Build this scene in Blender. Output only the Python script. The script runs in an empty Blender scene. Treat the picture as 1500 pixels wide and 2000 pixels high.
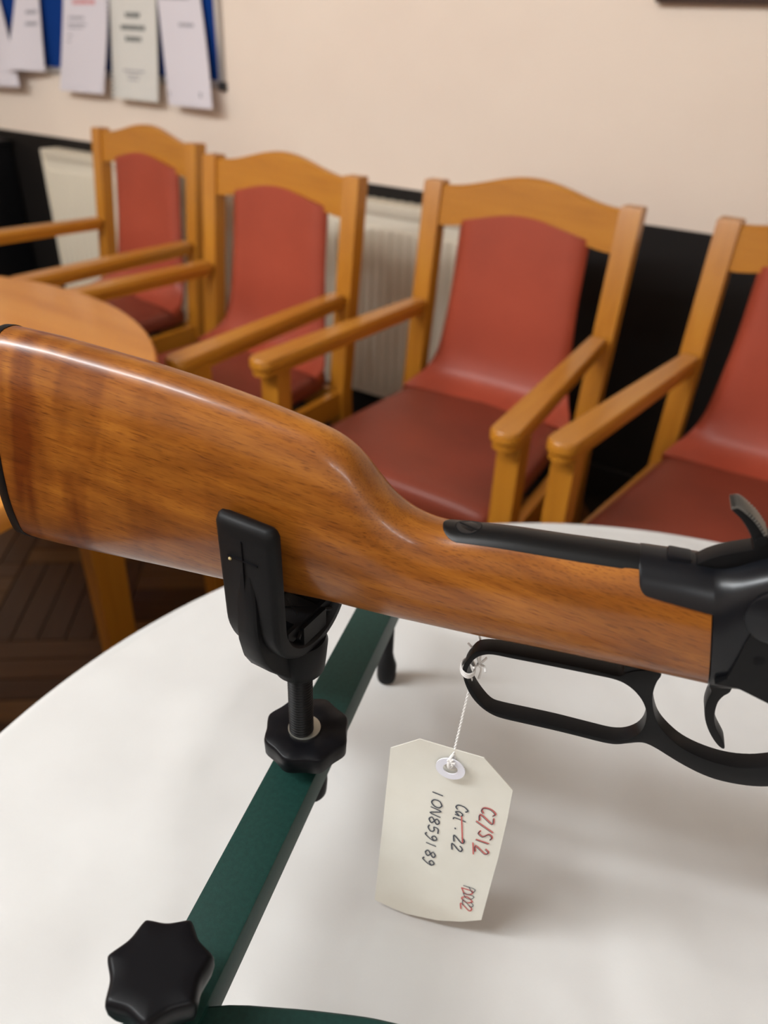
import bpy, bmesh, math, random
import numpy as np
from mathutils import Vector, Matrix, noise
random.seed(7)
SC = bpy.context.scene
COL = SC.collection
R = math.radians

# ------------------------------------------------------------------ camera
CAM_F, CAM_PITCH, CAM_ROLL, CAM_YAW, CAM_H = 1481.6, 32.076, 2.439, 31.983, 1.219
def _basis():
    a, r, y = R(CAM_PITCH), R(CAM_ROLL), R(CAM_YAW)
    F = np.array([-math.sin(y)*math.cos(a), math.cos(y)*math.cos(a), -math.sin(a)])
    R0 = np.array([math.cos(y), math.sin(y), 0.0]); U0 = np.cross(R0, F)
    return math.cos(r)*R0+math.sin(r)*U0, -math.sin(r)*R0+math.cos(r)*U0, F
CR, CU, CF = _basis()
CP = np.array([0, 0, CAM_H])
cd = bpy.data.cameras.new('camera'); cam = bpy.data.objects.new('camera', cd); COL.objects.link(cam)
cam.matrix_world = Matrix(((CR[0], CU[0], -CF[0], 0), (CR[1], CU[1], -CF[1], 0), (CR[2], CU[2], -CF[2], CAM_H), (0, 0, 0, 1)))
cd.sensor_width = 36; cd.sensor_fit = 'AUTO'; cd.lens = CAM_F*36/2000
cd.clip_start = 0.01
cd.dof.use_dof = True; cd.dof.focus_distance = 0.40; cd.dof.aperture_fstop = 6.4
SC.camera = cam

# ------------------------------------------------------------------ world, lights, exposure
w = bpy.data.worlds.new('world'); SC.world = w; w.use_nodes = True
w.node_tree.nodes['Background'].inputs[0].default_value = (1, .93, .85, 1)
w.node_tree.nodes['Background'].inputs[1].default_value = 0.0
SC.view_settings.view_transform = 'Standard'; SC.view_settings.look = 'None'
SC.view_settings.gamma = 1; SC.view_settings.use_curve_mapping = False
SC.view_settings.exposure = -0.09
CEIL = 2.62
def batten_point(x, y, z, radius, watts, col=(.935, .985, 1.03)):  # one soft point light in a batten's row
    l = bpy.data.lights.new('batten_point', 'POINT'); l.shadow_soft_size = radius; l.energy = watts; l.color = col
    o = bpy.data.objects.new('batten_point', l); COL.objects.link(o); o.location = (x, y, z)
    return o
def tube_lamp(x, y, z, length, angle, watts, n=5):     # a ceiling batten as a row of soft lamps
    for k in range(n):
        f = (k/(n-1)-.5)*length
        batten_point(x+f*math.cos(angle), y+f*math.sin(angle), z, .09, watts/n)
tube_lamp(-.80, -.60, 2.38, .70, R(16), 50)
tube_lamp(-1.93, -.97, 2.38, 1.2, R(16), 132)  # unseen batten, added mainly to brighten the back wall
tube_lamp(1.50, -1.55, 2.38, 1.2, R(16), 36)  # weaker unseen batten on the right, added for more light on the wall

# ------------------------------------------------------------------ pixel helpers (photo frame 1500 x 2000)
def ray(u, v): return (u-750)/CAM_F*CR-(v-1000)/CAM_F*CU+CF
def on_z(u, v, z): d = ray(u, v); return CP+d*((z-CAM_H)/d[2])
def on_y(u, v, Y): d = ray(u, v); return CP+d*(Y/d[1])

# ------------------------------------------------------------------ materials
MATS = {}
def lin(c):
    return tuple(((x/255)/12.92 if x/255 <= .04045 else ((x/255+.055)/1.055)**2.4) for x in c)+(1,)
def mat(name, rgb, rough=.5, metal=0, spec=.5, coat=0, linear=False):
    m = bpy.data.materials.new(name); m.use_nodes = True
    b = m.node_tree.nodes['Principled BSDF']
    b.inputs['Base Color'].default_value = (tuple(rgb)+(1,))[:4] if linear else lin(rgb)
    b.inputs['Roughness'].default_value = rough; b.inputs['Metallic'].default_value = metal
    b.inputs['Specular IOR Level'].default_value = spec; b.inputs['Coat Weight'].default_value = coat
    b.inputs['Coat Roughness'].default_value = .12
    MATS[name] = m
    return m
def N(m, t, **kw):
    n = m.node_tree.nodes.new(t)
    for k, v in kw.items():
        if k in n.inputs: n.inputs[k].default_value = v
        else: setattr(n, k, v)
    return n
def L(m, a, b): m.node_tree.links.new(a, b)
def coords(m, scale=(1, 1, 1), rot=(0, 0, 0), loc=(0, 0, 0)):
    tc = N(m, 'ShaderNodeTexCoord'); mp = N(m, 'ShaderNodeMapping')
    mp.inputs['Scale'].default_value = scale; mp.inputs['Rotation'].default_value = rot; mp.inputs['Location'].default_value = loc
    L(m, tc.outputs['Object'], mp.inputs['Vector']); return mp.outputs[0]
def ramp(m, stops, fac):
    r = N(m, 'ShaderNodeValToRGB'); e = r.color_ramp.elements
    e[0].position, e[0].color = stops[0]; e[1].position, e[1].color = stops[-1]
    for p, c in stops[1:-1]:
        k = e.new(p); k.color = c
    L(m, fac, r.inputs[0]); return r.outputs[0]
def mixc(m, a, b, fac, mode='MIX'):
    x = N(m, 'ShaderNodeMix', data_type='RGBA', blend_type=mode)
    for sock, v in ((x.inputs['Factor'], fac), (x.inputs['A'], a), (x.inputs['B'], b)):
        if hasattr(v, 'is_linked'): L(m, v, sock)
        else: sock.default_value = v
    return x.outputs['Result']
def bump(m, h, strength=.2, dist=.001):
    b = N(m, 'ShaderNodeBump'); b.inputs['Strength'].default_value = strength; b.inputs['Distance'].default_value = dist
    L(m, h, b.inputs['Height']); L(m, b.outputs[0], m.node_tree.nodes['Principled BSDF'].inputs['Normal'])
def base(m): return m.node_tree.nodes['Principled BSDF'].inputs['Base Color']
def noise_tex(m, vec, scale=1, detail=4, rough=.5, dist=0):
    n = N(m, 'ShaderNodeTexNoise'); n.inputs['Scale'].default_value = scale; n.inputs['Detail'].default_value = detail
    n.inputs['Roughness'].default_value = rough; n.inputs['Distortion'].default_value = dist
    L(m, vec, n.inputs['Vector']); return n.outputs['Fac']
def mottle(m, c1, c2, scale=6, bumpy=0, bscale=200, bdist=.0005):
    v = coords(m); L(m, ramp(m, [(.3, lin(c1)), (.7, lin(c2))], noise_tex(m, v, scale, 5)), base(m))
    if bumpy: bump(m, noise_tex(m, v, bscale, 3), bumpy, bdist)

# walnut gun stock: fine pores and streaks along the length, broad figure
m = mat('stock_walnut', (150, 82, 34), .30, spec=.35, coat=.30)
v0 = coords(m, rot=(0, R(-9), 0))
def stretch(m, v, s):
    mp = N(m, 'ShaderNodeMapping'); mp.inputs['Scale'].default_value = s; L(m, v, mp.inputs['Vector']); return mp.outputs[0]
broad = noise_tex(m, stretch(m, v0, (5, 26, 26)), 1, 4, .6, 1.2)
streak = noise_tex(m, stretch(m, v0, (14, 150, 150)), 1, 4, .6, .6)
pores = noise_tex(m, stretch(m, v0, (120, 2300, 2300)), 1, 2, .5, 0)
flame = noise_tex(m, stretch(m, v0, (44, 12, 12)), 1, 2, .5, .5)
c = ramp(m, [(.26, lin((122, 69, 21))), (.5, lin((160, 98, 32))), (.74, lin((188, 121, 45)))], broad)
c = mixc(m, c, ramp(m, [(.3, lin((196, 168, 140))), (.7, (1, 1, 1, 1))], streak), .7, 'MULTIPLY')
c = mixc(m, c, ramp(m, [(.30, lin((150, 116, 96))), (.46, (1, 1, 1, 1))], pores), .7, 'MULTIPLY')
tcx = N(m, 'ShaderNodeSeparateXYZ'); L(m, coords(m), tcx.inputs[0])
near_butt = N(m, 'ShaderNodeMapRange'); near_butt.inputs['From Min'].default_value = -.20; near_butt.inputs['From Max'].default_value = -.34
L(m, tcx.outputs[0], near_butt.inputs['Value'])
fl = ramp(m, [(.30, lin((172, 138, 118))), (.56, (1, 1, 1, 1))], flame)
c = mixc(m, c, mixc(m, c, fl, 1.0, 'MULTIPLY'), near_butt.outputs[0])
L(m, c, base(m)); bump(m, pores, .05, .0003)

mat('blued_steel', (.0045, .005, .007), .30, spec=.34, linear=True)
m = mat('matte_black_steel', (.0040, .0040, .0045), .40, spec=.20, linear=True)
mat('tang_steel', (.0045, .0045, .005), .32, spec=.28, linear=True)
mat('worn_steel', (.26, .25, .23), .36, metal=.85, linear=True)
mat('hammer_top_steel', (.06, .047, .04), .40, metal=.6, linear=True)
mat('black_plastic', (.0042, .0042, .0055), .36, spec=.15, linear=True)
m = mat('black_rubber', (.0055, .0055, .0062), .50, spec=.18, linear=True)
v = coords(m); bump(m, noise_tex(m, v, 900, 3), .10, .0003)
m = mat('green_paint', (18, 52, 47), .48, spec=.26)
v = coords(m); L(m, ramp(m, [(.3, lin((15, 46, 41))), (.7, lin((21, 57, 51)))], noise_tex(m, v, 350, 4, .7)), base(m)); bump(m, noise_tex(m, v, 1400, 2), .25, .0002)
mat('zinc', (.45, .45, .40), .35, metal=.9, linear=True)
mat('brass_speck', (200, 180, 130), .4)
m = mat('tag_card', (220, 218, 208), .8, spec=.2); mottle(m, (217, 214, 204), (224, 222, 213), 30)
mat('tag_ring', (228, 228, 238), .35)
mat('string_cotton', (232, 230, 228), .9, spec=.1)
mat('ink_grey', (70, 74, 84), .7); mat('ink_red', (196, 96, 92), .7)
m = mat('tablecloth_white', (232, 228, 224), .9, spec=.15)
v = coords(m)
wv = N(m, 'ShaderNodeTexWave'); wv.inputs['Scale'].default_value = 600; L(m, v, wv.inputs['Vector'])
L(m, ramp(m, [(.3, lin((203, 201, 199))), (.7, lin((210, 209, 207)))], noise_tex(m, v, 9, 4)), base(m)); bump(m, noise_tex(m, v, 700, 2), .15, .0003)

def plain_wood(name, c1, c2, c3, rough, grain=(2, 40, 40), coat=.2):
    m = mat(name, c2, rough, spec=.4, coat=coat)
    v = coords(m, grain)
    n1 = noise_tex(m, v, 1, 5, .6, .8)
    L(m, ramp(m, [(.25, lin(c1)), (.5, lin(c2)), (.75, lin(c3))], n1), base(m)); bump(m, n1, .04, .0005)
    return m
plain_wood('beech_vertical', (170, 107, 27), (184, 119, 33), (194, 131, 41), .38, (40, 40, 2.5))
plain_wood('beech_across', (170, 107, 27), (184, 119, 33), (194, 131, 41), .38, (2.5, 40, 40))
plain_wood('beech_deep', (170, 107, 27), (184, 119, 33), (194, 131, 41), .32, (40, 2.5, 40))
plain_wood('tabletop_wood', (188, 120, 44), (200, 132, 52), (208, 142, 62), .30, (1.6, 22, 22), .3)
m = mat('red_leather', (172, 68, 50), .42, spec=.4)
v = coords(m); L(m, ramp(m, [(.3, lin((158, 68, 48))), (.7, lin((174, 77, 55)))], noise_tex(m, v, 5, 4)), base(m)); bump(m, noise_tex(m, v, 450, 3), .12, .0006)
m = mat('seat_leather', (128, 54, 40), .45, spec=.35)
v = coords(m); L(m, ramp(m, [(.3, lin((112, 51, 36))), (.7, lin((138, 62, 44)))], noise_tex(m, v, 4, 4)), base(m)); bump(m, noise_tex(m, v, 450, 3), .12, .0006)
m = mat('cream_wall', (245, 229, 213), .9, spec=.15); mottle(m, (243, 226, 210), (247, 231, 215), 3, .15, 60, .0012)
m = mat('black_dado', (.010, .008, .007), .55, spec=.3, linear=True)
mat('black_gloss', (.004, .004, .005), .4, linear=True)
m = mat('radiator_enamel', (234, 225, 206), .45); mat('grille_enamel', (222, 212, 192), .5)
mat('noticeboard_felt', (18, 58, 130), .95, spec=.1); mat('aluminium', (.62, .61, .60), .35, metal=.8, linear=True)
mat('grey_plastic', (.02, .02, .022), .5, linear=True)
mat('paper', (226, 220, 226), .85, spec=.1); mat('booklet_paper', (222, 219, 212), .85, spec=.1)
mat('print_grey', (150, 148, 156), .9); mat('print_dark', (96, 100, 98), .9); mat('print_red', (222, 150, 152), .9)
mat('ceiling_white', (206, 200, 190), .95)
mat('dark_frame_wood', (58, 34, 22), .5)
m = mat('floor_base', (26, 16, 9), .7)
mat('under_table_metal', (.3, .3, .3), .4, metal=1, linear=True)
PARQ = [plain_wood('parquet_%s' % k, a, b, cc, .38, (3, 60, 60), .1) for k, a, b, cc in (
    ('dark', (66, 40, 18), (76, 48, 22), (86, 56, 28)), ('mid', (80, 50, 24), (92, 60, 28), (102, 68, 34)), ('light', (96, 64, 30), (110, 76, 36), (120, 84, 42)))]

# ------------------------------------------------------------------ mesh helpers
def mesh_obj(name, bm, material, parent=None, smooth=True, angle=40, loc=None):
    bmesh.ops.recalc_face_normals(bm, faces=bm.faces)
    me = bpy.data.meshes.new(name); bm.to_mesh(me); bm.free()
    o = bpy.data.objects.new(name, me); COL.objects.link(o)
    me.materials.append(MATS[material] if isinstance(material, str) else material)
    if smooth:
        me.shade_smooth()
        try: me.set_sharp_from_angle(angle=R(angle))
        except Exception: pass
    if parent: o.parent = parent
    if loc is not None: o.location = loc
    return o
def empty(name, loc, rz=0):
    o = bpy.data.objects.new(name, None); COL.objects.link(o); o.location = loc; o.rotation_euler = (0, 0, rz)
    o.empty_display_size = .05
    return o
def tag(o, label, cat, group=None):
    o['label'] = label; o['category'] = cat
    if group: o['group'] = group
    return o
def structure(o, label=None):
    o['kind'] = 'structure'
    if label: o['label'] = label
    return o
def add_box(bm, lo, hi, bev=0, seg=2):
    lo, hi = Vector(lo), Vector(hi)
    c = (lo+hi)/2; s = hi-lo
    r = bmesh.ops.create_cube(bm, size=1, matrix=Matrix.Translation(c) @ Matrix.Diagonal((s.x, s.y, s.z, 1)))
    if bev:
        es = list({e for v in r['verts'] for e in v.link_edges})
        bmesh.ops.bevel(bm, geom=es, offset=bev, segments=seg, profile=.6, affect='EDGES')
def box(lo, hi, bev=0, seg=2):
    bm = bmesh.new(); add_box(bm, lo, hi, bev, seg); return bm
def loft(bm, rings, cap=True, closed=True):
    vs = [[bm.verts.new(p) for p in r] for r in rings]
    n = len(vs[0])
    for a, b in zip(vs, vs[1:]):
        for i in range(n if closed else n-1):
            bm.faces.new((a[i], a[(i+1) % n], b[(i+1) % n], b[i]))
    if cap:
        bm.faces.new(vs[0][::-1]); bm.faces.new(vs[-1])
    return vs
def lathe(bm, prof, seg=32, axis_at=(0, 0), warp=None):
    rings = []
    for r, z in prof:
        ring = []
        for i in range(seg):
            a = 2*math.pi*i/seg; rr = r*(warp(a, r, z) if warp else 1)
            ring.append((axis_at[0]+rr*math.cos(a), axis_at[1]+rr*math.sin(a), z))
        rings.append(ring)
    loft(bm, rings)
def tube(bm, pts, rad, seg=8, flat=1):
    pts = [Vector(p) for p in pts]; rings = []
    up = Vector((0, 0, 1)); prev = None
    for i, p in enumerate(pts):
        t = (pts[min(i+1, len(pts)-1)]-pts[max(i-1, 0)]).normalized()
        if prev is None:
            prev = t.orthogonal().normalized()
        prev = (prev-t*prev.dot(t)).normalized(); b = t.cross(prev)
        r = rad[i] if isinstance(rad, (list, tuple)) else rad
        rings.append([p+prev*math.cos(2*math.pi*k/seg)*r+b*math.sin(2*math.pi*k/seg)*r*flat for k in range(seg)])
    loft(bm, rings)
def smooth_poly(pts, sub=4, closed=True):
    """Catmull-Rom resample."""
    P = [np.array(p, float) for p in pts]; n = len(P); out = []
    rng = range(n if closed else n-1)
    for i in rng:
        g = (lambda k: P[k % n]) if closed else (lambda k: P[min(max(k, 0), n-1)])
        p0, p1, p2, p3 = g(i-1), g(i), g(i+1), g(i+2)
        for s in range(sub):
            t = s/sub
            out.append(.5*((2*p1)+(-p0+p2)*t+(2*p0-5*p1+4*p2-p3)*t*t+(-p0+3*p1-3*p2+p3)*t**3))
    if not closed: out.append(P[-1])
    return out
def plate(outer, holes, y0, y1, bev=0):
    """Extrude an x-z outline with holes between y0 and y1 (triangulated fill)."""
    bm = bmesh.new(); edges = []
    for loop in [outer]+list(holes):
        vs = [bm.verts.new((p[0], y0, p[1])) for p in loop]
        for i in range(len(vs)): edges.append(bm.edges.new((vs[i], vs[(i+1) % len(vs)])))
    r = bmesh.ops.triangle_fill(bm, use_beauty=True, use_dissolve=False, edges=edges)
    faces = [f for f in r['geom'] if isinstance(f, bmesh.types.BMFace)]
    ex = bmesh.ops.extrude_face_region(bm, geom=faces)
    bmesh.ops.translate(bm, vec=(0, y1-y0, 0), verts=[v for v in ex['geom'] if isinstance(v, bmesh.types.BMVert)])
    bmesh.ops.recalc_face_normals(bm, faces=bm.faces)
    if bev:
        es = [e for e in bm.edges if len(e.link_faces) == 2 and e.calc_face_angle(0) > R(60)]
        bmesh.ops.bevel(bm, geom=es, offset=bev, segments=2, profile=.6, affect='EDGES')
    return bm

# ================================================================== ROOM
WALL_Y, DADO_Z = 2.168, .819
X0, X1, Y0 = -4.2, 2.6, -3.2
fl_o = structure(mesh_obj('floor', box((X0, Y0, -.05), (X1, WALL_Y, -.012)), 'floor_base', smooth=False))
structure(mesh_obj('ceiling', box((X0, Y0, CEIL), (X1, WALL_Y, CEIL+.1)), 'ceiling_white', smooth=False))
structure(mesh_obj('wall_back', box((X0, WALL_Y, -.05), (X1, WALL_Y+.1, CEIL)), 'cream_wall', smooth=False), 'cream painted plaster wall above a black dado')
structure(mesh_obj('wall_front', box((X0, Y0-.1, -.05), (X1, Y0, CEIL)), 'cream_wall', smooth=False))
structure(mesh_obj('wall_left', box((X0-.1, Y0, -.05), (X0, WALL_Y, CEIL)), 'cream_wall', smooth=False))
structure(mesh_obj('wall_right', box((X1, Y0, -.05), (X1+.1, WALL_Y, CEIL)), 'cream_wall', smooth=False))
structure(mesh_obj('trim_1', box((X0, WALL_Y-.006, .10), (X1, WALL_Y, DADO_Z), .002, 1), 'black_dado', smooth=False), 'black painted dado on the lower wall')
structure(mesh_obj('trim_2', box((X0, Y0, .10), (X0+.006, WALL_Y-.01, DADO_Z), .002, 1), 'black_dado', smooth=False), 'black dado added on the unseen left wall to cut bounced light')  # dado carried round the unseen walls, added to cut bounced fill light
structure(mesh_obj('trim_3', box((X1-.006, Y0, .10), (X1, WALL_Y-.01, DADO_Z), .002, 1), 'black_dado', smooth=False), 'black dado added on the unseen right wall to cut bounced light')
structure(mesh_obj('trim_4', box((X0+.01, Y0, .10), (X1-.01, Y0+.006, DADO_Z), .002, 1), 'black_dado', smooth=False), 'black dado added on the unseen wall behind the viewer to cut bounced light')
structure(mesh_obj('baseboard_back', box((X0, WALL_Y-.022, -.012), (X1, WALL_Y, .10), .004, 1), 'black_dado'), 'black skirting board')

# parquet: basket-weave squares laid on the diagonal, one object per finger where the photo shows them
def parquet():
    fw, k = .062, 5
    sq = fw*k
    ang = R(38)
    metas = {}
    near, far = [], []
    for i in range(-26, 27):
        for j in range(-26, 27):
            cx, cy = i*sq, j*sq
            for f in range(k):
                off = (f-(k-1)/2)*fw
                dx, dy = (0, off) if (i+j) % 2 == 0 else (off, 0)
                px, py = cx+dx, cy+dy
                wx, wy = px*math.cos(ang)-py*math.sin(ang), px*math.sin(ang)+py*math.cos(ang)
                if not (X0+.17 < wx < X1-.17 and Y0+.17 < wy < WALL_Y-.17): continue
                rot = ang+(0 if (i+j) % 2 == 0 else math.pi/2)
                d = math.hypot(wx+1.35, (wy-.75)*1.2)
                (near if d < 2 else far).append((d, wx, wy, rot))
    near.sort(); far += near[300:]; near = near[:300]
    meshes = []
    for mt in PARQ:
        bm = box((-sq/2+.0012, -fw/2+.0012, -.012), (sq/2-.0012, fw/2-.0012, 0), .0015, 1)
        o = mesh_obj('parquet_block', bm, mt, smooth=False); meshes.append(o.data); bpy.data.objects.remove(o)
    for d, x, y, r in near:
        o = bpy.data.objects.new('parquet_block', random.choice(meshes)); COL.objects.link(o); o.parent = fl_o
        o.location = (x, y, random.uniform(-.0006, .0004)); o.rotation_euler = (0, 0, r)
    bm = bmesh.new()
    for d, x, y, r in far:
        M = Matrix.Translation((x, y, 0)) @ Matrix.Rotation(r, 4, 'Z')
        q = [M @ Vector(p) for p in ((-sq/2+.001, -fw/2+.001, 0), (sq/2-.001, -fw/2+.001, 0), (sq/2-.001, fw/2-.001, 0), (-sq/2+.001, fw/2-.001, 0))]
        t = [bm.verts.new(p) for p in q]; b = [bm.verts.new(p-Vector((0, 0, .012))) for p in q]
        bm.faces.new(t)
        for a in range(4): bm.faces.new((t[a], b[a], b[(a+1) % 4], t[(a+1) % 4]))
    o = mesh_obj('parquet_blocks', bm, PARQ[1], fl_o, smooth=False); o['kind'] = 'stuff'
parquet()

# radiators under the dado line
def radiator(x0, x1, label):
    zb, zt, yf = .14, .782, 2.06
    t = tag(empty('radiator', ((x0+x1)/2, yf+.04, 0)), label, 'radiator', 'panel radiators on the wall')
    hw = (x1-x0)/2
    mesh_obj('panel', box((-hw, -.012, zb), (hw, .012, zt-.03), .008), 'radiator_enamel', t)
    mesh_obj('back_panel', box((-hw+.01, .045, zb), (hw-.01, .060, zt-.03), .006), 'radiator_enamel', t)
    for s in (-1, 1):
        mesh_obj('side_cover', box((s*hw-.006, -.02, zb+.02), (s*hw+.006, .062, zt), .004), 'radiator_enamel', t)
    g = mesh_obj('top_grille', box((-hw, -.02, zt-.035), (hw, .062, zt), .006), 'grille_enamel', t)
    n = int(2*hw/.0335)
    rb = box((-.0105, -.021, zb+.03), (.0105, -.006, zt-.075), .007, 3)
    first = mesh_obj('rib', rb, 'radiator_enamel', t); first.location.x = -hw+.03
    for i in range(1, n-1):
        c = first.copy(); COL.objects.link(c); c.parent = t; c.location.x = -hw+.03+i*(2*hw-.06)/(n-2)
    sl = box((-.004, -.018, zt-.002), (.004, .058, zt+.0015))
    s0 = mesh_obj('grille_slat', sl, 'radiator_enamel', t, smooth=False); s0.location.x = -hw+.03
    for i in range(1, n-1):
        c = s0.copy(); COL.objects.link(c); c.parent = t; c.location.x = -hw+.03+i*(2*hw-.06)/(n-2)
    for s in (-1, 1):
        mesh_obj('bracket', box((s*hw*.7-.015, .055, .25), (s*hw*.7+.015, .0605, .6)), 'radiator_enamel', t, smooth=False)
    bm = bmesh.new(); tube(bm, [(hw-.03, .03, zb+.02), (hw-.03, .03, -.0), (hw-.03, .03, .0)], .009, 10)
    mesh_obj('pipe', bm, 'radiator_enamel', t)
radiator(-3.017, -2.26, 'cream panel radiator behind the farthest armchair, left of the other radiator')
radiator(-2.055, -.985, 'cream panel radiator behind the two middle armchairs')

# black cabinet at the far left against the dado
t = tag(empty('black_cabinet', (-3.75, 1.93, 0)), 'black cabinet against the black dado at the left edge', 'cabinet')
mesh_obj('body', box((-.38, -.17, .06), (.43, .22, .76), .006), 'black_gloss', t)
mesh_obj('plinth', box((-.36, -.14, 0), (.41, .2, .06)), 'black_gloss', t, smooth=False)
mesh_obj('top', box((-.39, -.18, .76), (.44, .225, .785), .004), 'black_gloss', t)
for s in (0, 1):
    d = mesh_obj('door', box((-.37+s*.4, -.186, .08), (.02+s*.4, -.17, .75), .004), 'black_gloss', t)
    mesh_obj('handle', box((-.02+s*.08, -.2, .38), (-.01+s*.08, -.186, .46), .003), 'grey_plastic', d)

# notice board with hanging papers
t = tag(empty('notice_board', (-2.75, WALL_Y-.001, 1.06)), 'blue felt notice board with an aluminium frame hung with papers', 'notice board')
BL, BR_, BH = -.95, .68, .95
mesh_obj('felt_panel', box((BL, -.010, 0.0), (BR_, 0, BH)), 'noticeboard_felt', t, smooth=False)
for nm, lo, hi in (('frame_rail', (BL, -.015, -.012), (BR_, 0, .012)), ('frame_rail', (BL, -.015, BH-.012), (BR_, 0, BH+.012)),
                   ('frame_stile', (BR_-.006, -.015, .0), (BR_+.020, 0, BH)), ('frame_stile', (BL-.02, -.015, 0), (BL+.006, 0, BH))):
    mesh_obj(nm, box(lo, hi, .003, 1), 'aluminium', t)
for x in (BL-.01, BR_+.008):
    for z in (-.004, BH):
        mesh_obj('corner_cap', box((x-.014, -.0165, z-.014), (x+.014, 0, z+.014), .004), 'grey_plastic', t)

def hanging_paper(label, px, top_extra, curl, m='paper', prints=(), thick=.0025, twist=0, name='notice_paper', base_y=2.128):
    """px = four pixel corners: top-left, top-right, bottom-right, bottom-left on the wall."""
    P = [on_y(u, v, base_y-(curl if k > 1 else 0)) for k, (u, v) in enumerate(px)]
    tl, tr, br, bl = [np.array((p[0], p[2])) for p in P]
    up_l = (tl-bl)/np.linalg.norm(tl-bl); up_r = (tr-br)/np.linalg.norm(tr-br)
    tl = bl+up_l*top_extra; tr = br+up_r*top_extra
    o_xy = (bl+br)/2  # foot of the sheet
    root_loc = Vector((o_xy[0], base_y, min(bl[1], br[1])))
    nx, nz = 8, 14
    def pt(a, b, lift=0):
        q = (bl*(1-a)+br*a)*(1-b)+(tl*(1-a)+tr*a)*b
        # stands a little off the board at the free lower end, top pinned to the felt
        y = base_y-curl*(1-b)**2*(1+twist*(a-.5)*2)+(.018-max(0, thick-.0025))*b**1.5-lift
        y -= .008*math.sin(a*math.pi)*(1-b)*.6
        return Vector((q[0], y, q[1]))-root_loc
    bm = bmesh.new()
    fr = [[bm.verts.new(pt(i/nx, j/nz)) for i in range(nx+1)] for j in range(nz+1)]
    bk = [[bm.verts.new(pt(i/nx, j/nz, -thick)) for i in range(nx+1)] for j in range(nz+1)]
    for j in range(nz):
        for i in range(nx):
            bm.faces.new((fr[j][i], fr[j][i+1], fr[j+1][i+1], fr[j+1][i])); bm.faces.new((bk[j][i], bk[j+1][i], bk[j+1][i+1], bk[j][i+1]))
    for i in range(nx):
        bm.faces.new((fr[0][i+1], fr[0][i], bk[0][i], bk[0][i+1])); bm.faces.new((fr[nz][i], fr[nz][i+1], bk[nz][i+1], bk[nz][i]))
    for j in range(nz):
        bm.faces.new((fr[j][0], fr[j+1][0], bk[j+1][0], bk[j][0])); bm.faces.new((fr[j+1][nx], fr[j][nx], bk[j][nx], bk[j+1][nx]))
    root = tag(empty(name, root_loc), label, 'paper', 'papers hung on the notice board')
    mesh_obj('sheet', bm, m, root)
    for a0, a1, b0, b1, pm in prints:
        bm = bmesh.new(); k = 6
        rnd = random.Random(int(a0*1000+b0*977))
        a = a0
        while a < a1-.01:
            ww = rnd.uniform(.025, .06); e = min(a+ww, a1)
            q = [bm.verts.new(pt(s, u, .0008)) for s, u in ((a, b0), (e, b0), (e, b1), (a, b1))]
            bm.faces.new(q); a = e+.012
        mesh_obj('printed_line', bm, pm, root, smooth=False)
    for a in (.5,):
        bm = bmesh.new(); p = pt(a, .955, .003); bmesh.ops.create_uvsphere(bm, u_segments=12, v_segments=8, radius=.005, matrix=Matrix.Translation(p)); mesh_obj('push_pin', bm, 'grey_plastic', root)
    return root
hanging_paper('white sheet with a red printed heading, left of the spiral booklet', [(118, 0), (206, 0), (202, 184), (117, 176)], .38, .02, prints=(
    (.22, .68, .80, .84, 'print_red'), (.22, .72, .745, .785, 'print_red'), (.14, .5, .625, .645, 'print_grey'), (.14, .55, .575, .59, 'print_grey'), (.14, .5, .548, .56, 'print_grey'), (.14, .24, .48, .493, 'print_grey'), (.14, .22, .43, .443, 'print_grey')))
bk = hanging_paper('white spiral bound booklet with grey title lines, middle of the notice board', [(209, 0), (299, 0), (308, 200), (220, 190)], .37, .02, 'booklet_paper', thick=.006, name='spiral_booklet', prints=(
    (.35, .66, .675, .715, 'print_dark'), (.24, .76, .575, .615, 'print_dark'), (.34, .70, .485, .525, 'print_dark'), (.28, .74, .235, .25, 'print_grey'), (.36, .64, .2, .213, 'print_grey'), (.38, .62, .165, .178, 'print_grey')))
hanging_paper('white sheet curling at its foot, rightmost on the notice board', [(302, 0), (386, 0), (418, 213), (326, 205)], .39, .03, twist=.3, prints=(
    (.05, .75, .80, .825, 'print_grey'), (.45, .8, .605, .63, 'print_grey'), (.04, .08, .07, .11, 'print_grey'), (.76, .82, .08, .12, 'print_grey')))
hanging_paper('narrow folded sheet hanging left of the red headed notice', [(28, 0), (72, 0), (77, 140), (20, 135)], .38, .03, twist=-.8, prints=((.5, .9, .5, .53, 'print_grey'), (.5, .9, .4, .43, 'print_grey')))
hanging_paper('white sheet cut by the left edge of the picture', [(-60, 0), (-4, 10), (38, 170), (-55, 165)], .38, .03)
# spiral binding of the booklet: a row of small wire rings
L0, L1 = on_y(209, 0, 2.122), on_y(220, 190, 2.09)
bm = bmesh.new()
for i in range(26):
    q = L1+(L0-L1)*(i/25)*1.25-np.array(bk.location)
    pts = [(q[0]+.006*math.cos(a), q[1]+.007*math.sin(a), q[2]) for a in [2*math.pi*k/8 for k in range(9)]]
    tube(bm, pts, .0012, 5)
o = mesh_obj('spiral_wire', bm, 'grey_plastic', bk)

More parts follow.
